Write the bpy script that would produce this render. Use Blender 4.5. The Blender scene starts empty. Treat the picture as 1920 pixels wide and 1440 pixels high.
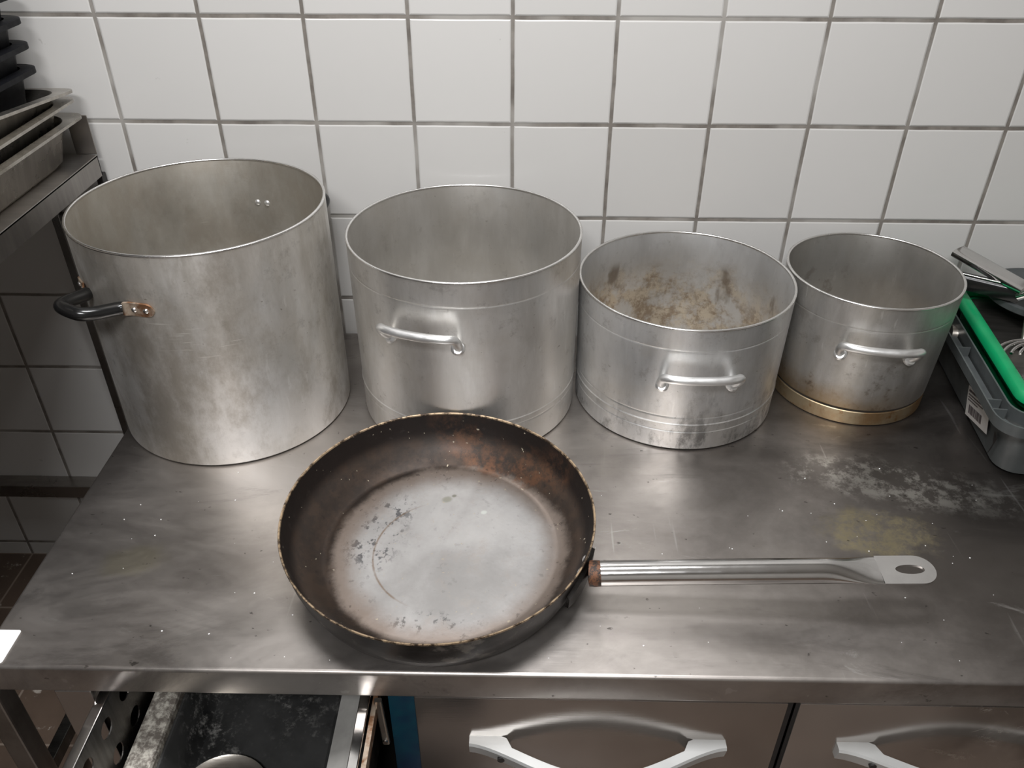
import bpy, bmesh, math, random
from mathutils import Vector, Matrix
random.seed(7)
C = bpy.context.scene.collection
SC = bpy.context.scene
PI = math.pi
T = 0.59            # worktop height (a low chef-base counter)

# ------------------------------------------------------------------ camera
def rotm(yaw, pitch, roll):
    cy, sy, cp, sp = math.cos(yaw), math.sin(yaw), math.cos(pitch), math.sin(pitch)
    f = Vector((sy*cp, cy*cp, -sp)); r = Vector((cy, -sy, 0)); u = r.cross(f)
    r2 = r*math.cos(roll)+u*math.sin(roll); u2 = -r*math.sin(roll)+u*math.cos(roll)
    return Matrix((r2, u2, -f)).transposed()
cam = bpy.data.cameras.new('camera'); co = bpy.data.objects.new('camera', cam); C.objects.link(co)
M = rotm(-0.0153, 0.6065, 0.0034).to_4x4(); M.translation = (0.0206, -1.2959, 1.3763)
co.matrix_world = M
cam.sensor_width = 36; cam.lens = 1559.6/1920*36; cam.clip_start = .02
SC.camera = co

# ------------------------------------------------------------------ light and exposure
w = bpy.data.worlds.new('world'); SC.world = w; w.use_nodes = True
w.node_tree.nodes['Background'].inputs[0].default_value = (.9, .95, 1, 1)
w.node_tree.nodes['Background'].inputs[1].default_value = .05
def area(name, loc, tgt, sx, sy, power, col):
    l = bpy.data.lights.new(name, 'AREA'); l.shape = 'RECTANGLE'; l.size = sx; l.size_y = sy
    l.energy = power; l.color = col
    o = bpy.data.objects.new(name, l); C.objects.link(o); o.location = loc
    d = Vector(tgt)-Vector(loc); o.rotation_euler = d.to_track_quat('-Z', 'Y').to_euler()
    return o
area('ceiling_light_main', (-0.06, -0.62, 2.22), (-0.06, -0.60, 0), .65, .22, 17.5, (.985, .985, 1))
area('fill_light_rear', (-0.30, -2.1, 2.45), (-0.1, -1.0, 0), .9, .3, 32, (.985, .985, 1))  # added fill behind the camera to brighten the pot fronts
SC.view_settings.view_transform = 'Standard'; SC.view_settings.look = 'None'
SC.view_settings.gamma = 1; SC.view_settings.use_curve_mapping = False
SC.view_settings.exposure = 0.35

# ------------------------------------------------------------------ material helpers
class MT:
    def __init__(s, name):
        s.m = bpy.data.materials.new(name); s.m.use_nodes = True
        s.nt = s.m.node_tree; s.b = s.nt.nodes['Principled BSDF']
        s.tc = s.nt.nodes.new('ShaderNodeTexCoord').outputs['Object']
    def set(s, sock, v):
        if isinstance(v, (int, float)) : sock.default_value = v
        elif isinstance(v, (tuple, list)):
            sock.default_value = tuple(v)+((1,) if len(v) == 3 and sock.type == 'RGBA' else ())
        else: s.nt.links.new(v, sock)
    def n(s, typ, props=None, **ins):
        nd = s.nt.nodes.new(typ)
        for k, v in (props or {}).items(): setattr(nd, k, v)
        for k, v in ins.items(): s.set(nd.inputs[k.replace('_', ' ')], v)
        return nd
    def math(s, op, a, b=0, c=None, clamp=False):
        nd = s.nt.nodes.new('ShaderNodeMath'); nd.operation = op; nd.use_clamp = clamp
        s.set(nd.inputs[0], a); s.set(nd.inputs[1], b)
        if c is not None: s.set(nd.inputs[2], c)
        return nd.outputs[0]
    def sep(s, v=None):
        nd = s.nt.nodes.new('ShaderNodeSeparateXYZ'); s.set(nd.inputs[0], v or s.tc); return nd.outputs
    def mapp(s, scale=(1, 1, 1), rot=(0, 0, 0), loc=(0, 0, 0), v=None):
        nd = s.nt.nodes.new('ShaderNodeMapping'); s.set(nd.inputs['Vector'], v or s.tc)
        nd.inputs['Scale'].default_value = scale; nd.inputs['Rotation'].default_value = rot
        nd.inputs['Location'].default_value = loc
        return nd.outputs[0]
    def noise(s, scale, detail=4, rough=.6, v=None, dist=0):
        nd = s.nt.nodes.new('ShaderNodeTexNoise'); s.set(nd.inputs['Vector'], v or s.tc)
        nd.inputs['Scale'].default_value = scale; nd.inputs['Detail'].default_value = detail
        nd.inputs['Roughness'].default_value = rough; nd.inputs['Distortion'].default_value = dist
        return nd.outputs['Fac']
    def ramp(s, fac, a, b, lo=0, hi=1):
        nd = s.nt.nodes.new('ShaderNodeMapRange'); nd.interpolation_type = 'SMOOTHSTEP'
        s.set(nd.inputs[0], fac)
        for i, x in zip((1, 2, 3, 4), (a, b, lo, hi)): nd.inputs[i].default_value = x
        return nd.outputs[0]
    def mix(s, fac, a, b):
        nd = s.nt.nodes.new('ShaderNodeMix'); nd.data_type = 'RGBA'
        s.set(nd.inputs[0], fac); s.set(nd.inputs[6], a); s.set(nd.inputs[7], b)
        return nd.outputs[2]
    def blob(s, cx, cy, rx, ry, rot=0, warp=.5, nscale=14, edge=(.75, 1.15)):
        """soft-edged irregular patch in the object's xy plane, 1 inside"""
        v = s.sep()
        dx = s.math('SUBTRACT', v[0], cx); dy = s.math('SUBTRACT', v[1], cy)
        c, sn = math.cos(rot), math.sin(rot)
        px = s.math('ADD', s.math('MULTIPLY', dx, c/rx), s.math('MULTIPLY', dy, sn/rx))
        py = s.math('ADD', s.math('MULTIPLY', dx, -sn/ry), s.math('MULTIPLY', dy, c/ry))
        d = s.math('SQRT', s.math('ADD', s.math('MULTIPLY', px, px), s.math('MULTIPLY', py, py)))
        nz = s.math('MULTIPLY', s.math('SUBTRACT', s.noise(nscale, 6, .7), .5), warp*2)
        return s.ramp(s.math('ADD', d, nz), edge[0], edge[1], 1, 0)
    def bump(s, h, dist, strength=1):
        nd = s.n('ShaderNodeBump', None, Height=h, Distance=dist, Strength=strength)
        s.set(s.b.inputs['Normal'], nd.outputs[0])
    def out(s, col=None, rough=None, metal=None, **kw):
        if col is not None: s.set(s.b.inputs['Base Color'], col)
        if rough is not None: s.set(s.b.inputs['Roughness'], rough)
        if metal is not None: s.set(s.b.inputs['Metallic'], metal)
        for k, v in kw.items(): s.set(s.b.inputs[k.replace('_', ' ')], v)
        return s.m

def plain(name, col, rough=.5, metal=0, var=.15, nscale=30, **kw):
    t = MT(name)
    k = t.ramp(t.noise(nscale), .3, .7)
    c2 = tuple(x*(1-var*2) for x in col)
    return t.out(t.mix(k, col, c2), t.ramp(t.noise(nscale*2), .3, .7, rough*.85, min(1, rough*1.15)), metal, **kw)

# ------------------------------------------------------------------ mesh helpers
def obj(name, bm, m=None, parent=None, smooth=None, loc=None):
    me = bpy.data.meshes.new(name)
    bmesh.ops.recalc_face_normals(bm, faces=bm.faces)
    bm.to_mesh(me); bm.free()
    if m: me.materials.append(m)
    if smooth is not None:
        for p in me.polygons: p.use_smooth = True
        me.set_sharp_from_angle(angle=math.radians(smooth))
    o = bpy.data.objects.new(name, me); C.objects.link(o)
    if parent: o.parent = parent
    if loc: o.location = loc
    return o
def thing(name, label, cat, loc=(0, 0, 0), rotz=0, group=None):
    o = bpy.data.objects.new(name, None); C.objects.link(o); o.empty_display_size = .05
    o.location = loc; o.rotation_euler = (0, 0, rotz); o['label'] = label; o['category'] = cat
    if group: o['group'] = group
    return o
def tag(o, label, cat, group=None):
    o['label'] = label; o['category'] = cat
    if group: o['group'] = group
    return o
def struct(name, bm, m, **kw):
    o = obj(name, bm, m, **kw); o['kind'] = 'structure'; return o
def box(bm, x0, x1, y0, y1, z0, z1, bev=0, seg=2):
    b = bmesh.new(); bmesh.ops.create_cube(b, size=1)
    for v in b.verts:
        v.co = ((x0+x1)/2+v.co.x*(x1-x0), (y0+y1)/2+v.co.y*(y1-y0), (z0+z1)/2+v.co.z*(z1-z0))
    if bev: bmesh.ops.bevel(b, geom=b.edges[:], offset=bev, segments=seg, profile=.5, affect='EDGES')
    add(bm, b); return bm
def add(bm, b, mat=None):
    me = bpy.data.meshes.new('tmp')
    if mat: bmesh.ops.transform(b, matrix=mat, verts=b.verts)
    b.to_mesh(me); b.free(); bm.from_mesh(me); bpy.data.meshes.remove(me)
def B(*a, **k): return box(bmesh.new(), *a, **k)
def lathe(prof, n=128, closed=True, sx=1, sy=1):
    bm = bmesh.new(); rings = []
    for r, z in prof:
        if r < 1e-6: rings.append([bm.verts.new((0, 0, z))])
        else: rings.append([bm.verts.new((r*sx*math.cos(2*PI*i/n), r*sy*math.sin(2*PI*i/n), z)) for i in range(n)])
    m = len(rings)
    for k in range(m if closed else m-1):
        a, b = rings[k], rings[(k+1) % m]
        for i in range(n):
            j = (i+1) % n
            if len(a) == 1 and len(b) == 1: break
            if len(a) == 1: bm.faces.new((a[0], b[i], b[j]))
            elif len(b) == 1: bm.faces.new((a[i], a[j], b[0]))
            else: bm.faces.new((a[i], a[j], b[j], b[i]))
    return bm
def smooth_path(pts, k=5):
    P = [Vector(p) for p in pts]; out = []
    for i in range(len(P)-1):
        a = P[max(i-1, 0)]; b = P[i]; c = P[i+1]; d = P[min(i+2, len(P)-1)]
        for j in range(k):
            t = j/k
            out.append(.5*((2*b)+(c-a)*t+(2*a-5*b+4*c-d)*t*t+(-a+3*b-3*c+d)*t**3))
    out.append(P[-1]); return out
def tube(pts, rad, n=16, cap=True, up=None, rad2=None):
    """swept tube; rad / rad2: number or list of half sizes across and along 'up'"""
    bm = bmesh.new(); P = [Vector(p) for p in pts]; N = len(P); rings = []
    ref = Vector(up) if up else Vector((0, 0, 1))
    prev = None
    for i, p in enumerate(P):
        t = (P[min(i+1, N-1)]-P[max(i-1, 0)]).normalized()
        a = t.cross(ref if prev is None or up else prev)
        if a.length < 1e-4: a = t.cross(Vector((1, 0, 0)))
        a.normalize(); b = a.cross(t).normalized(); prev = b
        r1 = rad[i] if isinstance(rad, (list, tuple)) else rad
        r2 = r1 if rad2 is None else (rad2[i] if isinstance(rad2, (list, tuple)) else rad2)
        rings.append([bm.verts.new(p+a*r1*math.cos(2*PI*k/n)+b*r2*math.sin(2*PI*k/n)) for k in range(n)])
    for k in range(N-1):
        for i in range(n):
            j = (i+1) % n; bm.faces.new((rings[k][i], rings[k][j], rings[k+1][j], rings[k+1][i]))
    if cap: bm.faces.new(rings[0][::-1]); bm.faces.new(rings[-1])
    return bm
def rr(w, d, r, z, ox=0, oy=0, n=6):
    r = max(1e-4, min(r, w/2-1e-4, d/2-1e-4)); o = []
    for cx, cy, a0 in ((w/2-r, d/2-r, 0), (-w/2+r, d/2-r, 90), (-w/2+r, -d/2+r, 180), (w/2-r, -d/2+r, 270)):
        for i in range(n+1):
            a = math.radians(a0+90*i/n); o.append((ox+cx+r*math.cos(a), oy+cy+r*math.sin(a), z))
    return o
def loft(levels, capa=True, capb=True, loop=False):
    bm = bmesh.new(); R = [[bm.verts.new(c) for c in l] for l in levels]; n = len(R[0])
    for k in range(len(R) if loop else len(R)-1):
        a, b = R[k], R[(k+1) % len(R)]
        for i in range(n):
            j = (i+1) % n; bm.faces.new((a[i], a[j], b[j], b[i]))
    if not loop:
        if capa: bm.faces.new(R[0][::-1])
        if capb: bm.faces.new(R[-1])
    return bm
def tray_bm(w, d, h, r=.045, flange=.012, th=.001, taper=.012, lip=.004):
    """open gastronorm style tray, rim top at z=h, outer rim size w x d"""
    bw, bd = w-2*flange, d-2*flange
    L = [rr(bw-2*taper-.02, bd-2*taper-.02, r, 0), rr(bw-2*taper, bd-2*taper, r, .010), rr(bw, bd, r, h-.004),
         rr(bw+.004, bd+.004, r, h-.002), rr(w-.002, d-.002, r*.45, h-.002), rr(w, d, r*.45, h-lip),
         rr(w+.001, d+.001, r*.45, h-lip), rr(w+.001, d+.001, r*.45, h), rr(bw+.002, bd+.002, r, h), rr(bw-2*th-.002, bd-2*th-.002, r, h-.004),
         rr(bw-2*taper-2*th, bd-2*taper-2*th, r, .011), rr(bw-2*taper-.02-2*th, bd-2*taper-.02-2*th, r, th)]
    return loft(L)

# ------------------------------------------------------------------ materials
def m_tiles():
    t = MT('glazed_white_tile')
    v = t.sep(); gx, gz = .153, .15533
    wob = t.math('MULTIPLY', t.math('SUBTRACT', t.noise(9, 3), .5), .0022)
    fx = t.math('DIVIDE', t.math('ADD', v[0], wob), gx)
    fz = t.math('DIVIDE', t.math('SUBTRACT', t.math('ADD', v[2], wob), 1.1248), gz)
    def near(f, size):
        fr = t.math('FRACT', t.math('ADD', f, 1000.5))
        return t.math('MULTIPLY', t.math('ABSOLUTE', t.math('SUBTRACT', fr, .5)), size)
    d = t.math('MINIMUM', near(fx, gx), near(fz, gz))
    g = t.ramp(d, .0023, .0034, 1, 0)
    h = t.ramp(d, .0018, .0052, 0, 1)
    cell = t.n('ShaderNodeCombineXYZ', None, X=t.math('FLOOR', fx), Y=t.math('FLOOR', fz))
    wn = t.n('ShaderNodeTexWhiteNoise', None, Vector=cell.outputs[0]).outputs['Value']
    tile = t.mix(wn, (.565, .555, .535), (.52, .51, .49))
    scuff = t.math('MULTIPLY', t.ramp(t.noise(38, 3, .5), .735, .76), .45)
    tile = t.mix(scuff, tile, (.32, .31, .29))
    gr = t.mix(t.ramp(t.noise(26, 5), .35, .65), (.22, .20, .175), (.13, .115, .10))
    gr = t.mix(t.ramp(t.noise(5, 3), .45, .62), gr, (.34, .325, .30))
    t.bump(t.math('ADD', h, t.math('MULTIPLY', t.noise(7, 2), .35)), .0012, .8)
    return t.out(t.mix(g, tile, gr), t.math('ADD', t.math('MULTIPLY', g, .5), .22), 0, Specular_IOR_Level=.45)
def m_alu(name, tint=(.60, .585, .56), dark=(.36, .345, .32), rough=(.3, .5), stain=None, sc=1, seed=0, streak=1.0, inner=(.17, 0, .6, (.4, .4, .4))):
    t = MT(name); v = t.sep()
    vm = t.mapp((5, 5, 1.3), loc=(seed, seed*2, seed))
    a = t.ramp(t.noise(2.2*sc, 7, .68, vm), .38, .62)
    b = t.ramp(t.noise(9, 5, .7, t.mapp((1, 1, 1), loc=(seed, 0, 3))), .42, .72)
    col = t.mix(a, tint, dark)
    col = t.mix(t.math('MULTIPLY', b, .4), col, (.60, .56, .49))
    c = t.ramp(t.noise(3.3, 4, .6, t.mapp((2, 2, 1), loc=(0, seed, 8))), .5, .72)
    col = t.mix(t.math('MULTIPLY', c, .4), col, (.56, .585, .595))
    sc1 = t.ramp(t.noise(14, 3, .5, t.mapp((9, 9, 1.4), rot=(.25, .1, 0))), .66, .74)
    col = t.mix(t.math('MULTIPLY', sc1, .35), col, (.90, .89, .87))
    mot = t.ramp(t.noise(34, 7, .78), .54, .68)
    col = t.mix(t.math('MULTIPLY', mot, .38), col, (.33, .31, .285))
    spk = t.ramp(t.noise(150, 2, .5), .72, .78)
    col = t.mix(t.math('MULTIPLY', spk, .5), col, (.16, .13, .10))
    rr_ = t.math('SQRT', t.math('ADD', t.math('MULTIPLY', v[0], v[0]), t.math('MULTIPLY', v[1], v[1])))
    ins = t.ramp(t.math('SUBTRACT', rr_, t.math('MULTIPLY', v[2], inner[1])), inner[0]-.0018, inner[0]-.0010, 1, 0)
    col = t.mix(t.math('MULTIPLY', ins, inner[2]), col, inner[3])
    if stain: col = stain(t, v, col)
    fine = t.noise(30, 3, .6, t.mapp((22, 22, 1.2)))
    ring = t.noise(30, 3, .6, t.mapp((1.2, 1.2, 30)))
    hgt = t.math('ADD', t.math('MULTIPLY', fine, .3), t.math('ADD', t.math('MULTIPLY', ring, .3), t.math('MULTIPLY', t.noise(7, 2, .4), 6)))
    t.bump(hgt, .0005, .55*streak)
    ro = t.ramp(t.noise(6, 6, .7, t.mapp((1, 1, .6), loc=(seed, 1, 1))), .3, .7, rough[0], rough[1])
    return t.out(col, ro, .86)
def st_big(t, v, col):
    k = t.math('MULTIPLY', t.ramp(v[2], .27, .06, 0, .55), t.ramp(t.noise(8, 5), .4, .6))  # paler low down: bright worktop reflection painted into the colour
    col = t.mix(k, col, (.86, .85, .84))
    dk = t.ramp(t.noise(5, 8, .74, t.mapp((1, 1, .6), loc=(5, 2, 1))), .44, .62)
    col = t.mix(t.math('MULTIPLY', dk, .68), col, (.37, .33, .275))
    scr = t.ramp(t.noise(5, 3, .5, t.mapp((4, 4, 90))), .60, .70)
    reg = t.math('MULTIPLY', t.ramp(t.math('ABSOLUTE', t.math('SUBTRACT', v[2], .215)), .01, .05, 1, 0), t.ramp(t.noise(7, 3), .5, .62))
    return t.mix(t.math('MULTIPLY', scr, t.math('MULTIPLY', reg, .8)), col, (.93, .92, .88))
def st_brown(t, v, col):      # pot 3: burnt-on scale inside, dark worn marks low on the outside
    r = t.math('SQRT', t.math('ADD', t.math('MULTIPLY', v[0], v[0]), t.math('MULTIPLY', v[1], v[1])))
    inside = t.ramp(t.math('SUBTRACT', r, t.math('MULTIPLY', v[2], .0163)), .1542, .1550, 1, 0)
    lev = t.ramp(t.math('ADD', v[2], t.math('MULTIPLY', t.noise(11, 5, .65), -.20)), .075, -.005, 0, 1)
    n1 = t.ramp(t.noise(24, 7, .7), .38, .56)
    k = t.math('MULTIPLY', t.math('MULTIPLY', inside, lev), t.math('MULTIPLY', n1, .85))
    col = t.mix(k, col, t.mix(t.ramp(t.noise(45, 6, .75), .42, .6), (.30, .225, .15), (.60, .53, .42)))
    k2 = t.math('MULTIPLY', t.math('MULTIPLY', inside, t.ramp(v[2], .17, .15, 0, 1)), t.ramp(t.noise(20, 4, .5, t.mapp((1, 1, .45), loc=(3, 1, 2))), .60, .68))
    col = t.mix(t.math('MULTIPLY', k2, .7), col, (.20, .16, .12))
    out = t.math('SUBTRACT', 1, inside)
    k3 = t.math('MULTIPLY', t.math('MULTIPLY', out, t.ramp(v[2], .13, .0, .12, 1)), t.ramp(t.noise(22, 7, .75, t.mapp((1, 1, .5))), .5, .66))
    return t.mix(t.math('MULTIPLY', k3, .75), col, (.12, .115, .11))
def st_small(t, v, col):      # pot 4: amber heat stain round the foot, on the left
    side = t.ramp(v[0], .10, -.05, .1, 1)
    h = t.math('ADD', v[2], t.math('MULTIPLY', t.noise(13, 6, .7), -.07))
    k = t.math('MULTIPLY', t.ramp(h, .045, -.015, 0, 1), side)
    col = t.mix(k, col, (.34, .235, .12))
    k2 = t.math('MULTIPLY', t.ramp(t.noise(26, 6, .7), .54, .66), t.ramp(v[2], .19, .03, .15, .8))
    return t.mix(t.math('MULTIPLY', k2, side), col, (.16, .12, .085))
MAT = {}
MAT['tile'] = m_tiles()
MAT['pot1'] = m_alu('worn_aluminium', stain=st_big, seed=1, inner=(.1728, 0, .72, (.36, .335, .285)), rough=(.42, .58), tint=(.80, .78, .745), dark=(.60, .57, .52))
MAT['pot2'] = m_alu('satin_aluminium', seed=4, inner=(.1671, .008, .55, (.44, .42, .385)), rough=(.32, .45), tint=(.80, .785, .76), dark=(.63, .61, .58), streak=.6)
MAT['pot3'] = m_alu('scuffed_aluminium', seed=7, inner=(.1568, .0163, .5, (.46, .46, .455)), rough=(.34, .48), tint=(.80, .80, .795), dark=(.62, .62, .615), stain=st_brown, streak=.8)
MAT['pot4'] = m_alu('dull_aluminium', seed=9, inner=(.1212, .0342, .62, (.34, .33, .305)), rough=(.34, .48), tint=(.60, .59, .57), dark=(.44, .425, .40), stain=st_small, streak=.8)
def m_band():
    t = MT('heat_stained_band'); k = t.ramp(t.noise(14, 6, .7), .35, .65)
    col = t.mix(k, (.50, .41, .27), (.38, .24, .12)); col = t.mix(t.ramp(t.noise(50, 4), .6, .7), col, (.35, .19, .08))
    return t.out(col, .42, .85)
MAT['band'] = m_band()
MAT['rim'] = plain('bright_rim_aluminium', (.86, .85, .83), .25, 1, .05)
MAT['alu_handle'] = plain('cast_aluminium', (.86, .86, .85), .34, .9, .02, 30)
MAT['cast'] = plain('matte_cast_handle', (.62, .63, .62), .38, .6, .02, 10)
MAT['seam'] = plain('seam_dirt', (.03, .025, .02), .7)
MAT['black'] = plain('black_bakelite', (.008, .008, .008), .22, 0, .1)
def m_rustplate():
    t = MT('rusty_steel'); k = t.ramp(t.noise(60, 5), .4, .6)
    return t.out(t.mix(k, (.44, .36, .28), (.20, .10, .05)), .5, .6)
MAT['rustplate'] = m_rustplate()
def m_weld():
    t = MT('rusty_weld'); k = t.ramp(t.noise(150, 6, .75), .42, .56)
    return t.out(t.mix(k, (.16, .07, .035), (.03, .022, .018)), .6, .3)
MAT['weldrust'] = m_weld()
def m_steel(name, base=(.50, .48, .455), dark=(.30, .285, .265), rough=(.22, .38), dirt=.5):
    t = MT(name)
    br = t.noise(4, 5, .65, t.mapp((1, 14, 1)))
    col = t.mix(t.ramp(br, .35, .65), base, dark)
    col = t.mix(t.math('MULTIPLY', t.ramp(t.noise(5, 6, .7), .5, .7), dirt), col, (.16, .14, .12))
    t.bump(t.noise(12, 4, .6, t.mapp((1, 40, 40))), .0002, .5)
    return t.out(col, t.ramp(t.noise(8, 5), .3, .7, rough[0], rough[1]), .95)
def m_top():
    t = MT('worktop_steel')
    a = t.ramp(t.noise(3.2, 7, .62, t.mapp((1, 1.7, 1), (0, 0, .35)), .6), .34, .68)
    col = t.mix(a, (.475, .44, .41), (.31, .283, .262))
    sm = t.ramp(t.noise(2.6, 8, .72, t.mapp((1, 3.2, 1), (0, 0, -.3), (4, 2, 0)), 1.4), .54, .70)
    col = t.mix(t.math('MULTIPLY', sm, .6), col, (.17, .155, .145))
    # right side: dim room reflection painted in as dark tone; left edge darker
    big = t.blob(.76, -.46, .52, .42, 0, .5, 5, (.35, 1.3))
    col = t.mix(t.math('MULTIPLY', big, .86), col, (.09, .079, .071))
    big2 = t.blob(-.62, -.33, .10, .33, 0, .5, 7, (.3, 1.3))
    col = t.mix(t.math('MULTIPLY', big2, .65), col, (.10, .09, .085))
    # pale smears
    s2 = t.ramp(t.noise(5.5, 8, .75, t.mapp((1, 3.4, 1), (0, 0, .25), (9, 3, 0)), 1.2), .60, .72)
    col = t.mix(t.math('MULTIPLY', s2, .45), col, (.60, .585, .56))
    rb = t.blob(.56, -.40, .17, .05, -.25, .7, 22, (.5, 1.2)); rbn = t.ramp(t.noise(40, 6, .75), .45, .6)
    col = t.mix(t.math('MULTIPLY', t.math('MULTIPLY', rb, rbn), .7), col, (.50, .48, .44))
    # olive limescale patch behind the pan handle, a fainter one left
    ol = t.blob(.49, -.50, .075, .048, 0, .75, 24, (.7, 1.15)); oln = t.ramp(t.noise(50, 7, .8), .40, .6, .15, 1)
    col = t.mix(t.math('MULTIPLY', ol, t.math('MULTIPLY', oln, .75)), col, (.29, .25, .15))
    o2 = t.blob(-.47, -.565, .045, .03, .2, .5, 30, (.5, 1.2))
    col = t.mix(t.math('MULTIPLY', o2, .5), col, (.42, .38, .26))
    spk = t.math('MULTIPLY', t.ramp(t.noise(75, 3, .5, t.mapp((1, 1.6, 1), (0, 0, .6))), .70, .76), .7)
    col = t.mix(spk, col, (.04, .035, .03))
    sc = t.ramp(t.noise(60, 2, .5, t.mapp((1, .06, 1), (0, 0, .9))), .70, .74)
    col = t.mix(t.math('MULTIPLY', sc, .25), col, (.7, .69, .67))
    rough = t.ramp(t.noise(6, 7, .7, t.mapp((1, 2, 1), (0, 0, .3), (2, 5, 0)), .8), .3, .7, .30, .44)
    rough = t.math('ADD', rough, t.math('MULTIPLY', ol, .2))
    t.bump(t.math('ADD', t.math('MULTIPLY', t.noise(14, 4, .6, t.mapp((1, 30, 1))), .25), t.math('MULTIPLY', t.noise(5, 2), 2)), .0005, .3)
    return t.out(col, rough, .92)
MAT['top'] = m_top()
MAT['front'] = m_steel('brushed_cabinet_steel', (.50, .47, .445), (.46, .43, .405), (.18, .24), .1)
MAT['dullsteel'] = plain('dull_grey_steel', (.42, .41, .385), .45, .3, .12, 20)
MAT['rack'] = m_steel('rack_steel', (.40, .375, .35), (.33, .31, .29), (.26, .4), .45)
MAT['tray'] = m_steel('tray_steel', (.55, .52, .47), (.40, .375, .335), (.2, .34), .3)
MAT['chrome'] = plain('polished_steel', (.74, .73, .72), .13, 1, .05)
MAT['blackplastic'] = plain('black_plastic', (.004, .0043, .006), .5, Specular_IOR_Level=.2)
MAT['crate'] = plain('grey_crate_plastic', (.085, .094, .094), .36, 0, .12, 18)
MAT['green'] = plain('green_plastic', (.0, .27, .095), .38, 0, .06)
MAT['lid'] = plain('dark_grey_plastic', (.06, .066, .066), .42, 0, .15)
MAT['paper'] = plain('white_paper', (.86, .86, .85), .6, 0, .02)
MAT['label'] = plain('label_paper', (.62, .60, .57), .55, 0, .05)
MAT['ink'] = plain('label_ink', (.12, .10, .10), .6)
MAT['dark'] = plain('dark_interior', (.02, .018, .017), .5)
MAT['grimebox'] = m_steel('grimy_dark_steel', (.22, .215, .205), (.12, .117, .11), (.25, .45), .6)
MAT['flour'] = None
def m_flour():
    t = MT('floury_steel'); k = t.ramp(t.noise(70, 7, .8), .42, .62)
    return t.out(t.mix(k, (.16, .14, .12), (.58, .55, .48)), .6, .3)
MAT['flour'] = m_flour()
def m_dusty():
    t = MT('dusty_dark_steel'); k = t.math('MULTIPLY', t.ramp(t.noise(60, 8, .8), .50, .66), t.ramp(t.noise(8, 4), .4, .6))
    c = t.mix(t.ramp(t.noise(6, 5, .6), .35, .65), (.085, .085, .083), (.02, .02, .02))
    return t.out(t.mix(t.math('MULTIPLY', k, .7), c, (.5, .49, .46)), .4, .6)
MAT['dusty'] = m_dusty()
def m_blue():
    t = MT('blue_film'); k = t.ramp(t.noise(10, 4), .4, .6)
    return t.out(t.mix(k, (.0, .042, .062), (.0, .016, .045)), .22, 0, Coat_Weight=.3)
MAT['blue'] = m_blue()
def m_floor():
    t = MT('brown_quarry_tile'); v = t.sep()
    def near(f, size):
        fr = t.math('FRACT', t.math('ADD', t.math('DIVIDE', f, size), 100.5))
        return t.math('MULTIPLY', t.math('ABSOLUTE', t.math('SUBTRACT', fr, .5)), size)
    d = t.math('MINIMUM', near(v[0], .153), near(v[1], .153))
    g = t.ramp(d, .001, .003, 1, 0)
    c = t.mix(t.ramp(t.noise(6, 5), .3, .7), (.13, .092, .068), (.085, .06, .045))
    c = t.mix(t.ramp(t.noise(16, 6, .75), .60, .68), c, (.42, .38, .33))
    return t.out(t.mix(g, c, (.26, .21, .17)), .38, 0)
MAT['floor'] = m_floor()
MAT['paint'] = plain('pale_room_paint', (.62, .60, .57), .8, 0, .02)
MAT['darkpaint'] = plain('dark_grey_paint', (.16, .155, .15), .7, 0, .02)  # for the unseen left wall, made dark to cut bounce light there
MAT['ceil'] = plain('ceiling_paint', (.75, .74, .72), .9, 0, .02)
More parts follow.
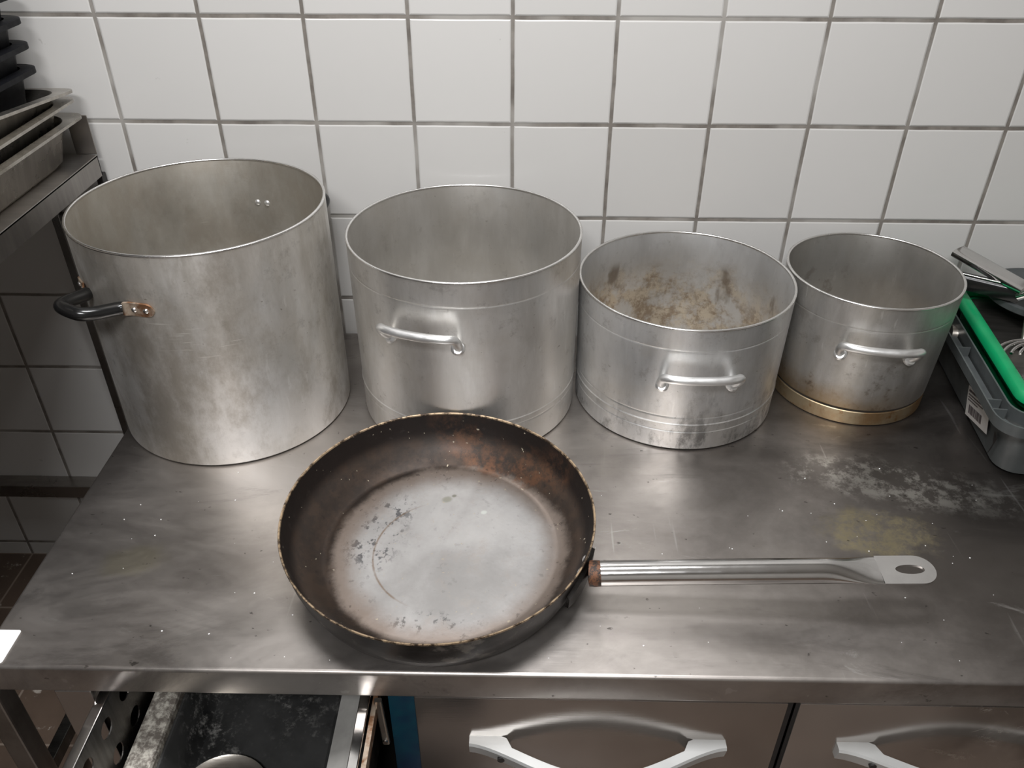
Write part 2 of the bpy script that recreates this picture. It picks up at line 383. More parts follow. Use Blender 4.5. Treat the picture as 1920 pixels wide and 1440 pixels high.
def m_pan_in():
    t = MT('burnt_pan_inside'); v = t.sep()
    dx = t.math('SUBTRACT', v[0], .012); dy = t.math('ADD', v[1], .006)
    r = t.math('SQRT', t.math('ADD', t.math('MULTIPLY', dx, dx), t.math('MULTIPLY', dy, dy)))
    rn = t.math('ADD', r, t.math('MULTIPLY', t.math('SUBTRACT', t.noise(16, 7, .7), .5), .035))
    c = t.mix(t.ramp(t.noise(5, 6, .65), .35, .65), (.43, .42, .41), (.29, .28, .27))
    c = t.mix(t.math('MULTIPLY', t.ramp(t.noise(30, 7, .75), .52, .68), .35), c, (.34, .30, .27))
    # dark pitted specks in a crescent on the left of the base
    cr = t.blob(-.085, .02, .045, .085, -.35, .5, 20, (.5, 1.1))
    sp = t.ramp(t.noise(85, 6, .7, t.mapp((1, .8, 1))), .53, .60)
    c = t.mix(t.math('MULTIPLY', t.math('MULTIPLY', cr, sp), .85), c, (.07, .07, .075))
    cf = t.blob(0, -.118, .07, .018, 0, .5, 25, (.5, 1.1))
    c = t.mix(t.math('MULTIPLY', t.math('MULTIPLY', cf, sp), .8), c, (.09, .09, .09))
    # rust arc
    ax = t.math('SUBTRACT', v[0], .006); ay = t.math('ADD', v[1], .012)
    ra = t.math('SQRT', t.math('ADD', t.math('MULTIPLY', ax, ax), t.math('MULTIPLY', ay, ay)))
    arc = t.ramp(t.math('ADD', t.math('ABSOLUTE', t.math('SUBTRACT', ra, .090)), t.math('MULTIPLY', t.noise(60, 5, .7), .003)), .0012, .0036, 1, 0)
    arcm = t.math('MULTIPLY', arc, t.math('MULTIPLY', t.ramp(v[0], -.02, -.06, 0, 1), t.ramp(t.noise(20, 4), .3, .5, .25, .8)))
    c = t.mix(arcm, c, (.17, .105, .06))
    c = t.mix(t.ramp(rn, .105, .142, 0, .85), c, (.19, .145, .115))           # brownish outer floor
    c = t.mix(t.math('MULTIPLY', t.ramp(rn, .140, .156), .92), c, t.mix(t.ramp(t.noise(22, 7, .75), .38, .62), (.032, .019, .012), (.012, .008, .006)))
    rust = t.blob(.07, .142, .11, .024, -.5, .5, 18, (.4, 1.2)); rs = t.ramp(t.noise(28, 7, .75), .42, .6)
    c = t.mix(t.math('MULTIPLY', t.ramp(v[2], .028, .045), .97), c, (.008, .005, .004))  # black baked wall
    c = t.mix(t.math('MULTIPLY', t.math('MULTIPLY', rust, rs), .75), c, (.12, .055, .028))
    for gx_, gy_, gr_, gc_ in ((.001, .083, .0085, (.22, .22, .17)), (.052, .060, .005, (.55, .58, .54)), (.0105, .090, .004, (.14, .14, .10))):
        c = t.mix(t.math('MULTIPLY', t.blob(gx_, gy_, gr_, gr_*.8, .3, .25, 60, (.5, 1.1)), .7), c, gc_)
    fl = t.ramp(t.noise(130, 2, .5), .715, .74)
    c = t.mix(t.math('MULTIPLY', fl, .6), c, (.42, .37, .28))
    pit = t.ramp(t.noise(95, 4, .6), .62, .68)
    c = t.mix(t.math('MULTIPLY', pit, t.ramp(rn, .11, .15, .12, .55)), c, (.02, .015, .013))
    t.bump(t.math('ADD', t.noise(60, 4), t.math('MULTIPLY', t.noise(14, 3), 1.5)), .0008, .35)
    metal = t.ramp(v[2], .008, .030, .6, 0)
    return t.out(c, t.ramp(t.noise(12, 6), .3, .7, .42, .58), metal, Specular_IOR_Level=.35)
def m_pan_out():
    t = MT('burnt_pan_outside')
    c = t.mix(t.ramp(t.noise(9, 7, .7, t.mapp((1, 1, 2))), .4, .65), (.055, .052, .05), (.02, .017, .015))
    c = t.mix(t.math('MULTIPLY', t.ramp(t.noise(30, 6), .56, .66), .5), c, (.3, .28, .25))
    return t.out(c, .38, .8)
MAT['pan_in'] = m_pan_in(); MAT['pan_out'] = m_pan_out()
def m_pan_rim():
    t = MT('worn_pan_rim')
    return t.out(t.mix(t.ramp(t.noise(70, 6, .75), .42, .58), (.42, .31, .20), (.045, .03, .02)), .4, .6)
MAT['pan_rim'] = m_pan_rim()

# ------------------------------------------------------------------ the room
XL, XR, YF, YB = -1.45, 2.3, -3.2, 0.0
def plane4(a, b, c, d):
    bm = bmesh.new(); bm.faces.new([bm.verts.new(p) for p in (a, b, c, d)]); return bm
struct('wall_back', B(XL-.1, XR+.1, YB, YB+.1, 0, 2.6), MAT['tile'])
struct('wall_left', B(XL-.1, XL, YF, YB, 0, 2.6), MAT['darkpaint'])
struct('wall_right', B(XR, XR+.1, YF, YB, 0, 2.6), MAT['paint'])
struct('wall_front', B(XL-.1, XR+.1, YF-.1, YF, 0, 2.6), MAT['paint'])
struct('floor', B(XL-.1, XR+.1, YF-.1, YB+.1, -.1, 0), MAT['floor'])
struct('ceiling', B(XL-.1, XR+.1, YF-.1, YB+.1, 2.6, 2.7), MAT['ceil'])

# ------------------------------------------------------------------ worktop and cabinet
WXL, WYF, WXR = -.5868, -.7261, 1.75
tag(obj('worktop', B(WXL, WXR, WYF, -.004, T-.044, T, bev=.0048, seg=5), MAT['top'], smooth=40),
    'long stained stainless steel worktop carrying the pots and the pan', 'worktop')
cab = thing('cabinet', 'stainless steel drawer cabinet under the long worktop', 'cabinet', (0, 0, 0))
FY = WYF+.0015      # plane of the drawer fronts
body = bmesh.new()
CT = T-.0445
box(body, -.510, -.468, FY, -.05, .10, CT, bev=.001)                # left side, front edge seen as a stile
box(body, -.135, -.105, FY+.03, -.05, .10, CT)                      # divider
box(body, .322, .342, FY+.03, -.05, .10, CT)                        # divider behind the dark gap
box(body, 1.05, 1.09, FY+.02, -.05, .10, CT)
box(body, 1.69, 1.73, FY, -.05, .10, CT)
box(body, -.468, 1.69, -.07, -.05, .10, CT)
box(body, -.468, 1.69, FY+.02, -.07, .10, .13)
obj('body', body, MAT['front'], cab)
legs = [(-.49, -.68), (1.70, -.68), (-.49, -.09), (1.70, -.09)]
for lx, ly in legs: obj('leg', B(lx-.02, lx+.02, ly-.02, ly+.02, 0, .0999, bev=.003), MAT['chrome'], cab)
obj('gap_seal', B(.3275, .3375, FY+.012, FY+.0295, .14, CT), MAT['dark'], cab)
obj('blue_film_strip', B(-.130, -.100, FY+.008, FY+.029, .14, CT), MAT['blue'], cab)
def drawer_handle(cx, z, parent, wid=.302):
    """cast bow handle seen from above: a pad at each end and a bow arching outward"""
    bm = bmesh.new(); N = 48; h = .021
    def outer(u):            # u -1..1
        a = abs(u)
        return .012+.048*(0.5+0.5*math.cos(PI*min(1, a)))**.75*1.0
    def inner(u):
        a = abs(u); k = .72
        if a > k: return 0.0
        return (.012+.048*(0.5+0.5*math.cos(PI*a))**.75)-.014 if a < k*.93 else max(0, ((.012+.048*(0.5+0.5*math.cos(PI*a))**.75)-.014)*(k-a)/(k*.07))
    rows = []
    us = [-1+2*i/N for i in range(N+1)]
    for u in us:
        x = cx+u*wid/2; yo = FY-outer(u); yi = FY-inner(u)
        rows.append([bm.verts.new((x, yo+.002, z)), bm.verts.new((x, yi, z)), bm.verts.new((x, yi, z-h)), bm.verts.new((x, yo+.004, z-h)), bm.verts.new((x, yo, z-.003))])
    for a, b in zip(rows, rows[1:]):
        for i in range(5):
            j = (i+1) % 5; bm.faces.new((a[i], b[i], b[j], a[j]))
    bm.faces.new(rows[0]); bm.faces.new(rows[-1][::-1])
    o = obj('handle', bm, MAT['cast'], parent, smooth=35)
    hx = cx-.75*wid/2; hy = FY-outer(-.75)
    obj('screw_hole', tube([(hx, hy+.004, z-.0115), (hx, hy-.0008, z-.0115)], .0042, 16), MAT['dark'], o)
    return o
def closed_drawer(x0, x1, hx):
    d = obj('drawer', B(x0, x1, FY, FY+.0115, .14, CT-.0008, bev=.0015), MAT['front'], cab, smooth=40)
    drawer_handle(hx, .4725, d)
    return d
closed_drawer(-.0985, .3260, .114)
d2 = closed_drawer(.3392, 1.045, .5465)
def m_smeared():
    t = MT('smeared_cabinet_steel'); v = t.sep()
    reg = t.math('MULTIPLY', t.ramp(v[0], .47, .55, 0, 1), t.ramp(v[2], .42, .46, 0, 1))
    n1 = t.ramp(t.noise(9, 8, .75, t.mapp((1, 1, 1.6), rot=(0, .5, 0)), 1.5), .52, .66)
    n2 = t.ramp(t.noise(5, 5, .6), .45, .6)
    c = t.mix(t.math('MULTIPLY', reg, t.math('MULTIPLY', n2, .6)), (.48, .45, .425), (.16, .14, .12))
    c = t.mix(t.math('MULTIPLY', reg, t.math('MULTIPLY', n1, .6)), c, (.75, .72, .66))
    return t.out(c, t.math('ADD', .20, t.math('MULTIPLY', t.math('MULTIPLY', reg, n1), .3)), .93)
d2.data.materials[0] = m_smeared()
closed_drawer(1.052, 1.688, 1.37)

# pulled-out drawer in the left bay
dz = .533
dr = obj('drawer', B(-.455, -.160, -1.16, -.25, .372, .376), MAT['grimebox'], cab)      # its floor
def holed_side(x, th=.0015):
    bm = bmesh.new(); y0, y1, z0, z1 = -1.15, -.25, .376, dz-.004
    # side sheet with round holes: grid of cells, each with an octagonal opening
    nz = 3; ch = (z1-z0)/nz; cw = .05; ny = 18; y0 = -1.018-.15+.0
    for i in range(ny):
        for j in range(nz):
            cy, cz = y0+(i+.5)*cw, z0+(j+.5)*ch
            corners = [(cy-cw/2, cz-ch/2), (cy, cz-ch/2), (cy+cw/2, cz-ch/2), (cy+cw/2, cz), (cy+cw/2, cz+ch/2), (cy, cz+ch/2), (cy-cw/2, cz+ch/2), (cy-cw/2, cz)]
            if j == 0:
                bm.faces.new([bm.verts.new((x, a, b)) for a, b in (corners[0], corners[2], corners[4], corners[6])]); continue
            r = .0125; hole = []
            for k in range(8):
                a = math.atan2(corners[k][1]-cz, corners[k][0]-cy); hole.append((cy+r*math.cos(a), cz+r*math.sin(a)))
            for k in range(8):
                l = (k+1) % 8
                # two arc steps per side so the hole is round
                am = math.atan2(corners[k][1]-cz, corners[k][0]-cy); an = math.atan2(corners[l][1]-cz, corners[l][0]-cy)
                if an < am: an += 2*PI
                mid = (am+an)/2; mp = (cy+r*math.cos(mid), cz+r*math.sin(mid))
                bm.faces.new([bm.verts.new((x, *p)) for p in (corners[k], corners[l], hole[l], mp, hole[k])])
    bmesh.ops.remove_doubles(bm, verts=bm.verts, dist=1e-5)
    r_ = bmesh.ops.extrude_face_region(bm, geom=bm.faces[:])
    for v in r_['geom']:
        if isinstance(v, bmesh.types.BMVert): v.co.x += th
    return bm
obj('side_panel', holed_side(-.4545), MAT['grimebox'], dr)
obj('side_panel', holed_side(-.1600), MAT['grimebox'], dr)
obj('rail', B(-.4655, -.4530, -1.15, -.25, dz-.004, dz, bev=.001), MAT['chrome'], dr)
obj('rail', B(-.1625, -.1510, -1.15, -.25, dz-.004, dz, bev=.001), MAT['chrome'], dr)
obj('slide', B(-.1495, -.1440, -1.10, -.25, dz-.03, dz-.012), MAT['rustplate'], dr)
fr = obj('drawer_front', B(-.4655, -.125, -1.170, -1.1605, .15, dz+.005, bev=.0015), MAT['front'], dr)
sl = obj('slide_bracket', loft([rr(.0085, .006, .002, .452, -.1375, FY+.002), rr(.0085, .006, .002, .536, -.1405, FY+.002)]), MAT['tray'], cab)
obj('rivet', tube([(-.1378, FY-.0012, .460), (-.1378, FY-.0035, .460)], .003, 12), MAT['chrome'], sl)

pan_t = thing('food_tray', 'grimy black tray with floury rim lying in the pulled-out drawer', 'tray', (-.306, -.72, .3762))
obj('basin', tray_bm(.232, .50, .055, .03, .014, .001, .01), MAT['dusty'], pan_t, smooth=35)
obj('floury_edge', B(-.140, -.106, -.25, .25, .0475, .0705, bev=.006), MAT['flour'], pan_t)
obj('bright_edge', loft([[(.139, y, .078), (.143, y, .078), (.098, y, .0557), (.098, y, .0535)] for y in (-.25, .25)]), MAT['dullsteel'], pan_t)
tag(obj('round_plate', lathe([(0, 0), (.05, 0), (.058, .006), (.058, .008), (.049, .003), (0, .003)], 48), MAT['tray'], loc=(-.340, -.760, .3786), smooth=40),
    'pale round steel plate lying in the tray inside the open drawer', 'plate')

# paper card at the left corner
t = thing('paper_card', 'blank white paper card lying on the front left corner of the worktop', 'card', (-.62, -.699, T))
cd = loft([rr(.128, .0455, .003, .0004), rr(.128, .0455, .003, .0010)])
obj('sheet', cd, MAT['paper'], t)
obj('printed_mark', tube([(.0345, -.001, .0010), (.0345, -.001, .0012)], .0028, 12, rad2=.0022), MAT['ink'], t)

# ------------------------------------------------------------------ pots
def arc_pt(az, r, z):
    a = math.radians(az); return (r*math.cos(a), r*math.sin(a), z)
def pot_body(rb, rt, h, grooves=(), th=.0028, base=.0):
    R = lambda z: rb+(rt-rb)*z/h
    prof = [(0, base), (rb-.006, base), (rb-.002, base+.0008), (rb, base+.003)]
    for gz, gd, gw in grooves:
        prof += [(R(gz-gw*2.6), gz-gw*2.6), (R(gz-gw), gz-gw), (R(gz)-gd, gz), (R(gz+gw), gz+gw), (R(gz+gw*2.6), gz+gw*2.6)]
    prof += [(R(h-.006), h-.006), (rt, h-.0012), (rt-.0006, h-.0002), (rt-th+.0004, h-.0002), (rt-th, h-.0012)]
    prof += [(R(h*.6)-th, h*.6), (R(h*.3)-th, h*.3), (rb-th, base+.012), (rb-th-.003, base+.006), (rb-th-.010, base+.004), (0, base+.004)]
    return lathe(prof, 160, closed=False)
def pot(name, label, x, y, rb, rt, h, m, grooves=(), base=0, rot=0):
    t = thing(name, label, 'pot', (x, y, T+.0006))
    b = obj('body', pot_body(rb, rt, h, grooves, base=base), m, t, smooth=30)
    obj('rim', lathe([(rt+.0004, h-.0022), (rt+.0006, h-.0004), (rt-.0002, h+.0004), (rt-.0026, h+.0004), (rt-.0034, h-.0004), (rt-.0032, h-.0022)], 160), MAT['rim'], t, smooth=60)
    return t
def bow(t, R, az0, az1, z, out=.034, rise=.018, rad=.0062, pad=.0095, m='alu_handle', foot_drop=0):
    """bar handle with flattened feet at az0 and az1"""
    q = lambda k, o, dz_: arc_pt(az0+(az1-az0)*k, R+o, z+dz_)
    p = [q(0, -.001, 0), q(-.01, .012, rise*.4), q(.03, out*.80, rise*.88), q(.15, out*.98, rise), q(.35, out*.97, rise),
         q(.65, out*.97, rise), q(.85, out*.98, rise), q(.97, out*.80, rise*.88), q(1.01, .012, rise*.4), q(1, -.001, 0)]
    hb = obj('handle', tube(smooth_path(p, 6), rad, 16), MAT[m], t, smooth=60)
    for az in (az0, az1):
        obj('foot', tube([arc_pt(az, R-.0006, z), arc_pt(az, R+.0035, z+.001), arc_pt(az, R+.005, z+.002)], [pad, pad, pad*.7], 20), MAT[m], hb, smooth=50)
    return hb

p1 = pot('stock_pot', 'tallest worn aluminium stock pot with black side handles, leftmost of the four', -.4326, -.2096, .1728, .1728, .3345, MAT['pot1'])
def black_handle(t, M_):
    R = .1728; z = .258; s = 1
    a0, a1 = M_+17, M_-17
    pts = [arc_pt(a0-5, R+.004, z), arc_pt(a0-6.5, R+.010, z+.001), arc_pt(a0-9, R+.032, z+.005), arc_pt(a0-11.5, R+.046, z+.008), arc_pt(M_+2, R+.050, z+.010),
           arc_pt(M_-2, R+.050, z+.010), arc_pt(a1+11.5, R+.046, z+.008), arc_pt(a1+9, R+.032, z+.005), arc_pt(a1+6.5, R+.010, z+.001), arc_pt(a1+5, R+.004, z)]
    hb = obj('handle', tube(smooth_path(pts, 5), .0088, 18), MAT['black'], t, smooth=60)
    for s_, a in ((1, a0), (-1, a1)):
        # riveted steel plate following the wall
        L = []
        n = 14
        for i in range(n+1):
            u = i/n; az = a+s_*(-6.0+15.5*u)
            hw = .0100*(1 if u < .75 else math.sqrt(max(0.02, 1-((u-.75)/.25)**2)))
            hw *= (.75 if u < .08 else 1)
            o = R+.0004+(.006*(1-u/.3) if u < .3 else 0)
            L.append([arc_pt(az, o, z-hw), arc_pt(az, o+.0022, z-hw*.92), arc_pt(az, o+.0022, z+hw*.92), arc_pt(az, o, z+hw)])
        pl = obj('mounting_plate', loft(L), MAT['rustplate'], hb, smooth=40)
        for da in (.4, 5.9):
            az = a+s_*da
            obj('rivet', tube([arc_pt(az, R+.0022, z), arc_pt(az, R+.0042, z), arc_pt(az, R+.0050, z)], [.0038, .0034, .0015], 14), MAT['rim'], t, smooth=60)
            obj('rivet', tube([arc_pt(az, R-.0026, z+.006), arc_pt(az, R-.0044, z+.006), arc_pt(az, R-.0052, z+.006)], [.0048, .0042, .002], 14), MAT['alu_handle'], t, smooth=60)
black_handle(p1, -121.5)
black_handle(p1, 58.5)

p2 = pot('cooking_pot', 'large satin aluminium pot with rimless straight wall, right of the black handled pot', -.0656, -.1862, .1671, .1694, .288, MAT['pot2'],
         grooves=((.047, .0005, .0012), (.058, -.0009, .0014), (.251, .0005, .0010)))
bow(p2, .1686, -90.2, -124.0, .190, out=.028, rise=.029)
p3 = pot('cooking_pot', 'wide low aluminium pot with burnt brown scale inside', .2644, -.1745, .1568, .1602, .2092, MAT['pot3'],
         grooves=((.034, .0008, .0013), (.0475, -.0010, .0016), (.060, .0005, .0012), (.174, .0005, .0010)))
bow(p3, .1585, -106.9, -70.7, .115, out=.028, rise=.029)
p4 = pot('cooking_pot', 'smallest aluminium pot with amber stained foot band beside the grey crate', .5545, -.1450, .1212, .1284, .2104, MAT['pot4'],
         grooves=((.171, .0003, .0010),), base=.0265)
obj('foot_band', lathe([(0, 0), (.1190, 0), (.1204, .0015), (.1209, .0235), (.1200, .0245), (0, .0245)], 160, closed=False), MAT['band'], p4, smooth=30)
obj('seam', lathe([(0, .0245), (.1193, .0245), (.1193, .0275), (0, .0275)], 120, closed=False), MAT['seam'], p4)
bow(p4, .1255, -121, -75.8, .124, out=.028, rise=.029)

# ------------------------------------------------------------------ frying pan
fp = thing('frying_pan', 'big burnt frying pan with long steel handle in front of the pots', 'pan', (-.0806, -.5454, T+.0070))
fp.rotation_euler = (.041, 0, 0)     # its warped base leaves it leaning a little towards the viewer
outp = [(0, .0), (.160, .0), (.169, .002), (.177, .009), (.184, .026), (.189, .046), (.1920, .0675)]
inp = [(.1897, .0675), (.1870, .054), (.182, .040), (.174, .026), (.162, .0145), (.150, .0080), (.1455, .0062), (.142, .0070), (.10, .0066), (0, .0064)]
SX, SY = 1, 1
obj('outer_wall', lathe(outp+[(.1905, .0675), (.1880, .054), (.183, .040), (.175, .025), (.163, .0130), (.147, .005), (0, .005)], 160, False, SX, SY), MAT['pan_out'], fp, smooth=40)
obj('inner_surface', lathe(inp, 160, False, SX, SY), MAT['pan_in'], fp, smooth=50)
obj('rim', lathe([(.1922, .0668), (.1928, .0684), (.1923, .0696), (.1908, .0696), (.1900, .0684), (.1898, .0668)], 160, True, SX, SY), MAT['pan_rim'], fp, smooth=60)
# handle: steel tube, weld bracket, flattened hanging end.  local coords: pan centre at origin
hx0, hx1, hx2 = .191, .512, .575
hy0, hz0, hy1, hz1 = -.075, .047, -.0800, .066
tb = []; ra = []; rb_ = []
N = 40
for i in range(N+1):
    u = i/N; x = hx0+(hx1-hx0)*u; f = max(0, (u-.80)/.20)
    f = f*f*(3-2*f)
    tb.append((x, hy0+(hy1-hy0)*u, hz0+(hz1-hz0)*u**.9))
    ra.append(.0148+(.0205-.0148)*f); rb_.append(.0148*(1-f)+.0016*f)
hd = obj('handle', tube(tb, ra, 28, up=(0, 0, 1), rad2=rb_), MAT['chrome'], fp, smooth=60)
# flat end plate with an oval hole
bm = bmesh.new(); K = 48; ring_o = []; ring_i = []
pw = .0205; cxp = hx2-pw
for k in range(K):
    a = 2*PI*k/K; ca, sa = math.cos(a), math.sin(a)
    ox = cxp+pw*ca if ca > 0 else max(hx1, cxp+(cxp-hx1)*1.6*ca); oy = pw*sa if ca > 0 else pw*max(-1, min(1, sa*2.2))
    ring_o.append((ox, oy)); ring_i.append((cxp-.008+.0165*ca, .0068*sa))
z0 = hz1
def hzx(x): return z0+(x-hx1)*.03
lay = []
for dz_ in (-.0014, .0014):
    lay.append(([bm.verts.new((x, hy1+y, hzx(x)+dz_)) for x, y in ring_o], [bm.verts.new((x, hy1+y, hzx(x)+dz_)) for x, y in ring_i]))
for k in range(K):
    l = (k+1) % K
    bm.faces.new((lay[1][0][k], lay[1][0][l], lay[1][1][l], lay[1][1][k]))
    bm.faces.new((lay[0][0][l], lay[0][0][k], lay[0][1][k], lay[0][1][l]))
    bm.faces.new((lay[0][0][k], lay[0][0][l], lay[1][0][l], lay[1][0][k]))
    bm.faces.new((lay[0][1][l], lay[0][1][k], lay[1][1][k], lay[1][1][l]))
obj('hanging_end', bm, MAT['chrome'], hd, smooth=30)
# bracket welded to the pan wall
L = []
for i in range(13):
    u = i/12; a = math.radians(-36+25*u); r0 = .1885
    hgt = .016*(.55+.45*math.sin(PI*u))
    L.append([(r0*SX*math.cos(a)+.0005, r0*SY*math.sin(a), .040-hgt), ((r0+.005)*SX*math.cos(a), (r0+.005)*SY*math.sin(a), .040-hgt*.9),
              ((r0+.006)*SX*math.cos(a), (r0+.006)*SY*math.sin(a), .040+hgt*.8), (r0*SX*math.cos(a)+.002, r0*SY*math.sin(a), .040+hgt)])
obj('bracket', loft(L), MAT['pan_out'], fp, smooth=50)
obj('weld', tube([(hx0-.010, hy0+.001, hz0-.001), (hx0-.0085, hy0+.001, hz0-.001), (hx0-.002, hy0, hz0), (hx0+.004, hy0, hz0+.0005)], [.010, .0150, .0154, .0150], 24, up=(0, 0, 1)), MAT['weldrust'], hd, smooth=60)
for a in (-16, -22.5):
    aa = math.radians(a); r0 = .1850
    c = Vector((r0*SX*math.cos(aa), r0*SY*math.sin(aa), .045)); nrm = Vector((-math.cos(aa), -math.sin(aa), .35)).normalized()
    obj('rivet', tube([c-nrm*.002, c+nrm*.0012, c+nrm*.0022], [.0048, .0044, .002], 16), MAT['alu_handle'], fp, smooth=60)

# ------------------------------------------------------------------ crate on the right and what lies in it
CA = math.atan(.12)
crate = thing('storage_crate', 'grey plastic storage crate with a barcode sticker, right end of the worktop', 'crate', (.700, -.378, T), -CA)
CW, CD, CH = .34, .345, .120     # base size, local x to the right and y to the back
def crr(e, r, z): return rr(CW+2*e, CD+2*e, r, z, CW/2, CD/2)
obj('shell', loft([crr(-.012, .02, .0005), crr(-.001, .03, .006), crr(.010, .03, .07), crr(.018, .03, CH), crr(.0155, .03, CH), crr(.0065, .03, .07), crr(-.004, .03, .0085), crr(-.014, .02, .004)]), MAT['crate'], crate, smooth=30)
obj('rim', loft([crr(.0165, .03, .094), crr(.036, .036, .094), crr(.0385, .038, .112), crr(.0362, .036, .112), crr(.034, .034, .0965), crr(.0165, .03, .0965)], loop=True), MAT['crate'], crate, smooth=30)
for yy in (.005, .028, .165, .30):
    obj('rib', B(-.0365, -.0175, yy-.001, yy+.001, .0965, .112), MAT['crate'], crate)
for xx in (.02, .10, .25):
    obj('rib', B(xx-.001, xx+.001, -.0365, -.0175, .0965, .112), MAT['crate'], crate)
# sticker on the slanting left side
def side(y, z, off): return (-.001-(z-.006)*.158-.0016-off if z < .07 else -.0112-(z-.07)*.16-.0012-off, y, z)
bm = bmesh.new(); cs = [(.1394, .0611), (.0528, .087), (.0476, .0367), (.1348, .0103)]
def lerp2(u, v):
    a = [cs[0][i]+(cs[1][i]-cs[0][i])*u for i in (0, 1)]; b = [cs[3][i]+(cs[2][i]-cs[3][i])*u for i in (0, 1)]
    return a[0]+(b[0]-a[0])*v, a[1]+(b[1]-a[1])*v
def sheet(u0, u1, v0, v1, off, n=8):
    bm = bmesh.new(); G = [[None]*(n+1) for _ in range(n+1)]
    for i in range(n+1):
        for j in range(n+1):
            y, z = lerp2(u0+(u1-u0)*i/n, v0+(v1-v0)*j/n); G[i][j] = bm.verts.new(side(y, z, off))
    for i in range(n):
        for j in range(n): bm.faces.new((G[i][j], G[i+1][j], G[i+1][j+1], G[i][j+1]))
    r_ = bmesh.ops.extrude_face_region(bm, geom=bm.faces[:])
    for v in r_['geom']:
        if isinstance(v, bmesh.types.BMVert): v.co.x -= .0004
    return bm
lab = obj('sticker', sheet(0, 1, 0, 1, .0006), MAT['label'], crate)
pr = bmesh.new(); u = .14
random.seed(3)
while u < .72:
    wd = random.choice((.014, .02, .034)); add(pr, sheet(u, u+wd, .58, .86, .0012, 1)); u += wd+random.choice((.016, .026))
obj('barcode', pr, MAT['ink'], lab)
pr = bmesh.new()
for v0, u1, hh in ((.10, .86, .07), (.24, .6, .04), (.33, .7, .035), (.42, .5, .035)):
    u = .06
    while u < u1:
        wd = random.uniform(.02, .06); add(pr, sheet(u, u+wd, v0, v0+hh, .0012, 1)); u += wd+.018
obj('small_print', pr, MAT['ink'], lab)
bm = bmesh.new()
bm.faces.new([bm.verts.new(side(y, z, .0008)) for y, z in ((.0225, .0625), (.0115, .056), (.0165, .045), (.024, .028), (.033, .013), (.021, .040), (.0225, .052))])
r_ = bmesh.ops.extrude_face_region(bm, geom=bm.faces[:])
for v in r_['geom']:
    if isinstance(v, bmesh.types.BMVert): v.co.x -= .0003
obj('crack', bm, MAT['dark'], crate)
obj('handle_slot', B(-.0195, -.0150, .125, .215, .070, .090, bev=.0015), MAT['dark'], crate)
obj('slot_knob', tube([(-.016, .238, .093), (-.024, .238, .094), (-.0255, .238, .094)], [.016, .014, .008], 20), MAT['tray'], crate, smooth=50)

def inl(x, y, z):      # crate-local to world
    c, s = math.cos(-CA), math.sin(-CA); return (.700+c*x-s*y, -.378+s*x+c*y, T+z)
gt = thing('green_tray', 'bright green plastic tray sitting inside the grey crate', 'tray', (.700, -.378, T), -CA)
def grr(e, z, r=.03): return rr(CW+2*e, CD+2*e, r, z, CW/2, CD/2)
obj('basin', loft([grr(-.026, .0045), grr(-.022, .010), grr(-.012, .112), grr(-.016, .112), grr(-.026, .012), grr(-.030, .008)]), MAT['green'], gt, smooth=40)
obj('rim', loft([grr(.004, .1215), grr(.008, .1245), grr(.008, .132), grr(.003, .1385), grr(-.007, .1385), grr(-.0125, .132), grr(-.0125, .118), grr(-.0105, .112), grr(.0, .112)], loop=True), MAT['green'], gt, smooth=50)
lidt = tag(obj('steel_plate', loft([rr(.300, .302, .02, .0), rr(.300, .302, .02, .003)]), m_steel('tarnished_plate_steel', (.20, .19, .175), (.12, .115, .105), (.25, .4), .4), loc=inl(CW/2, CD/2, .112), smooth=40),
    'tarnished dark steel plate lying inside the green tray', 'plate')
lidt.rotation_euler = (0, 0, -CA)
lo = tag(obj('food_processor_lid', lathe([(0, 0), (.082, 0), (.086, .003), (.086, .012), (.080, .014), (.074, .010), (.03, .010), (.028, .018), (0, .018)], 64), MAT['lid'], loc=(.853, -.106, T+.1397), smooth=40),
    'round dark grey plastic lid at the back of the crate by the tiles', 'lid')
ut = thing('kitchen_tool', 'shiny steel channel handled tool with grey rod lying across the grey crate', 'utensil', (.73, -.12, T+.14))
def rel(p): return (p[0]-.73, p[1]+.12, p[2]-T-.14)
def bar(p, q_, wd, th, m, name, par):
    """rounded channel bar between two points"""
    p, q_ = Vector(rel(p)), Vector(rel(q_)); d = (q_-p).normalized(); s = d.cross(Vector((0, 0, 1))).normalized(); up = s.cross(d)
    L = []
    for c in (p, q_):
        L.append([tuple(c+s*a*wd/2+up*b*th/2) for a, b in ((-1, -.6), (-.85, -1), (.85, -1), (1, -.6), (1, .5), (.8, .9), (.5, 1), (-.5, 1), (-.8, .9), (-1, .5))])
    return obj(name, loft(L), MAT[m], par, smooth=50)
b1 = bar((.724, -.052, .787), (.792, -.150, .770), .034, .012, 'chrome', 'upper_arm', ut)
b2 = bar((.716, -.096, .758), (.790, -.145, .759), .020, .024, 'black', 'grip', ut)
bar((.716, -.1025, .7715), (.787, -.1495, .7725), .0035, .0022, 'chrome', 'grip_highlight', b2)  # thin chrome strip standing in for the highlight along the grip
obj('hinge', tube([rel((.788, -.146, .758)), rel((.795, -.158, .770))], .010, 16), MAT['chrome'], ut, smooth=60)
obj('rod', tube([rel(p) for p in smooth_path([(.792, -.154, .768), (.790, -.170, .762), (.784, -.19, .745), (.778, -.212, .712)], 6)], .0042, 14), MAT['tray'], ut, smooth=60)
obj('rod_tip', tube([rel((.778, -.212, .7165)), rel((.776, -.216, .7075))], [.005, .0062], 14), MAT['chrome'], ut, smooth=60)
cw = thing('wire_whisk', 'whisk with nested bright steel wire loops inside the green tray', 'whisk', (.757, -.285, T+.1165))
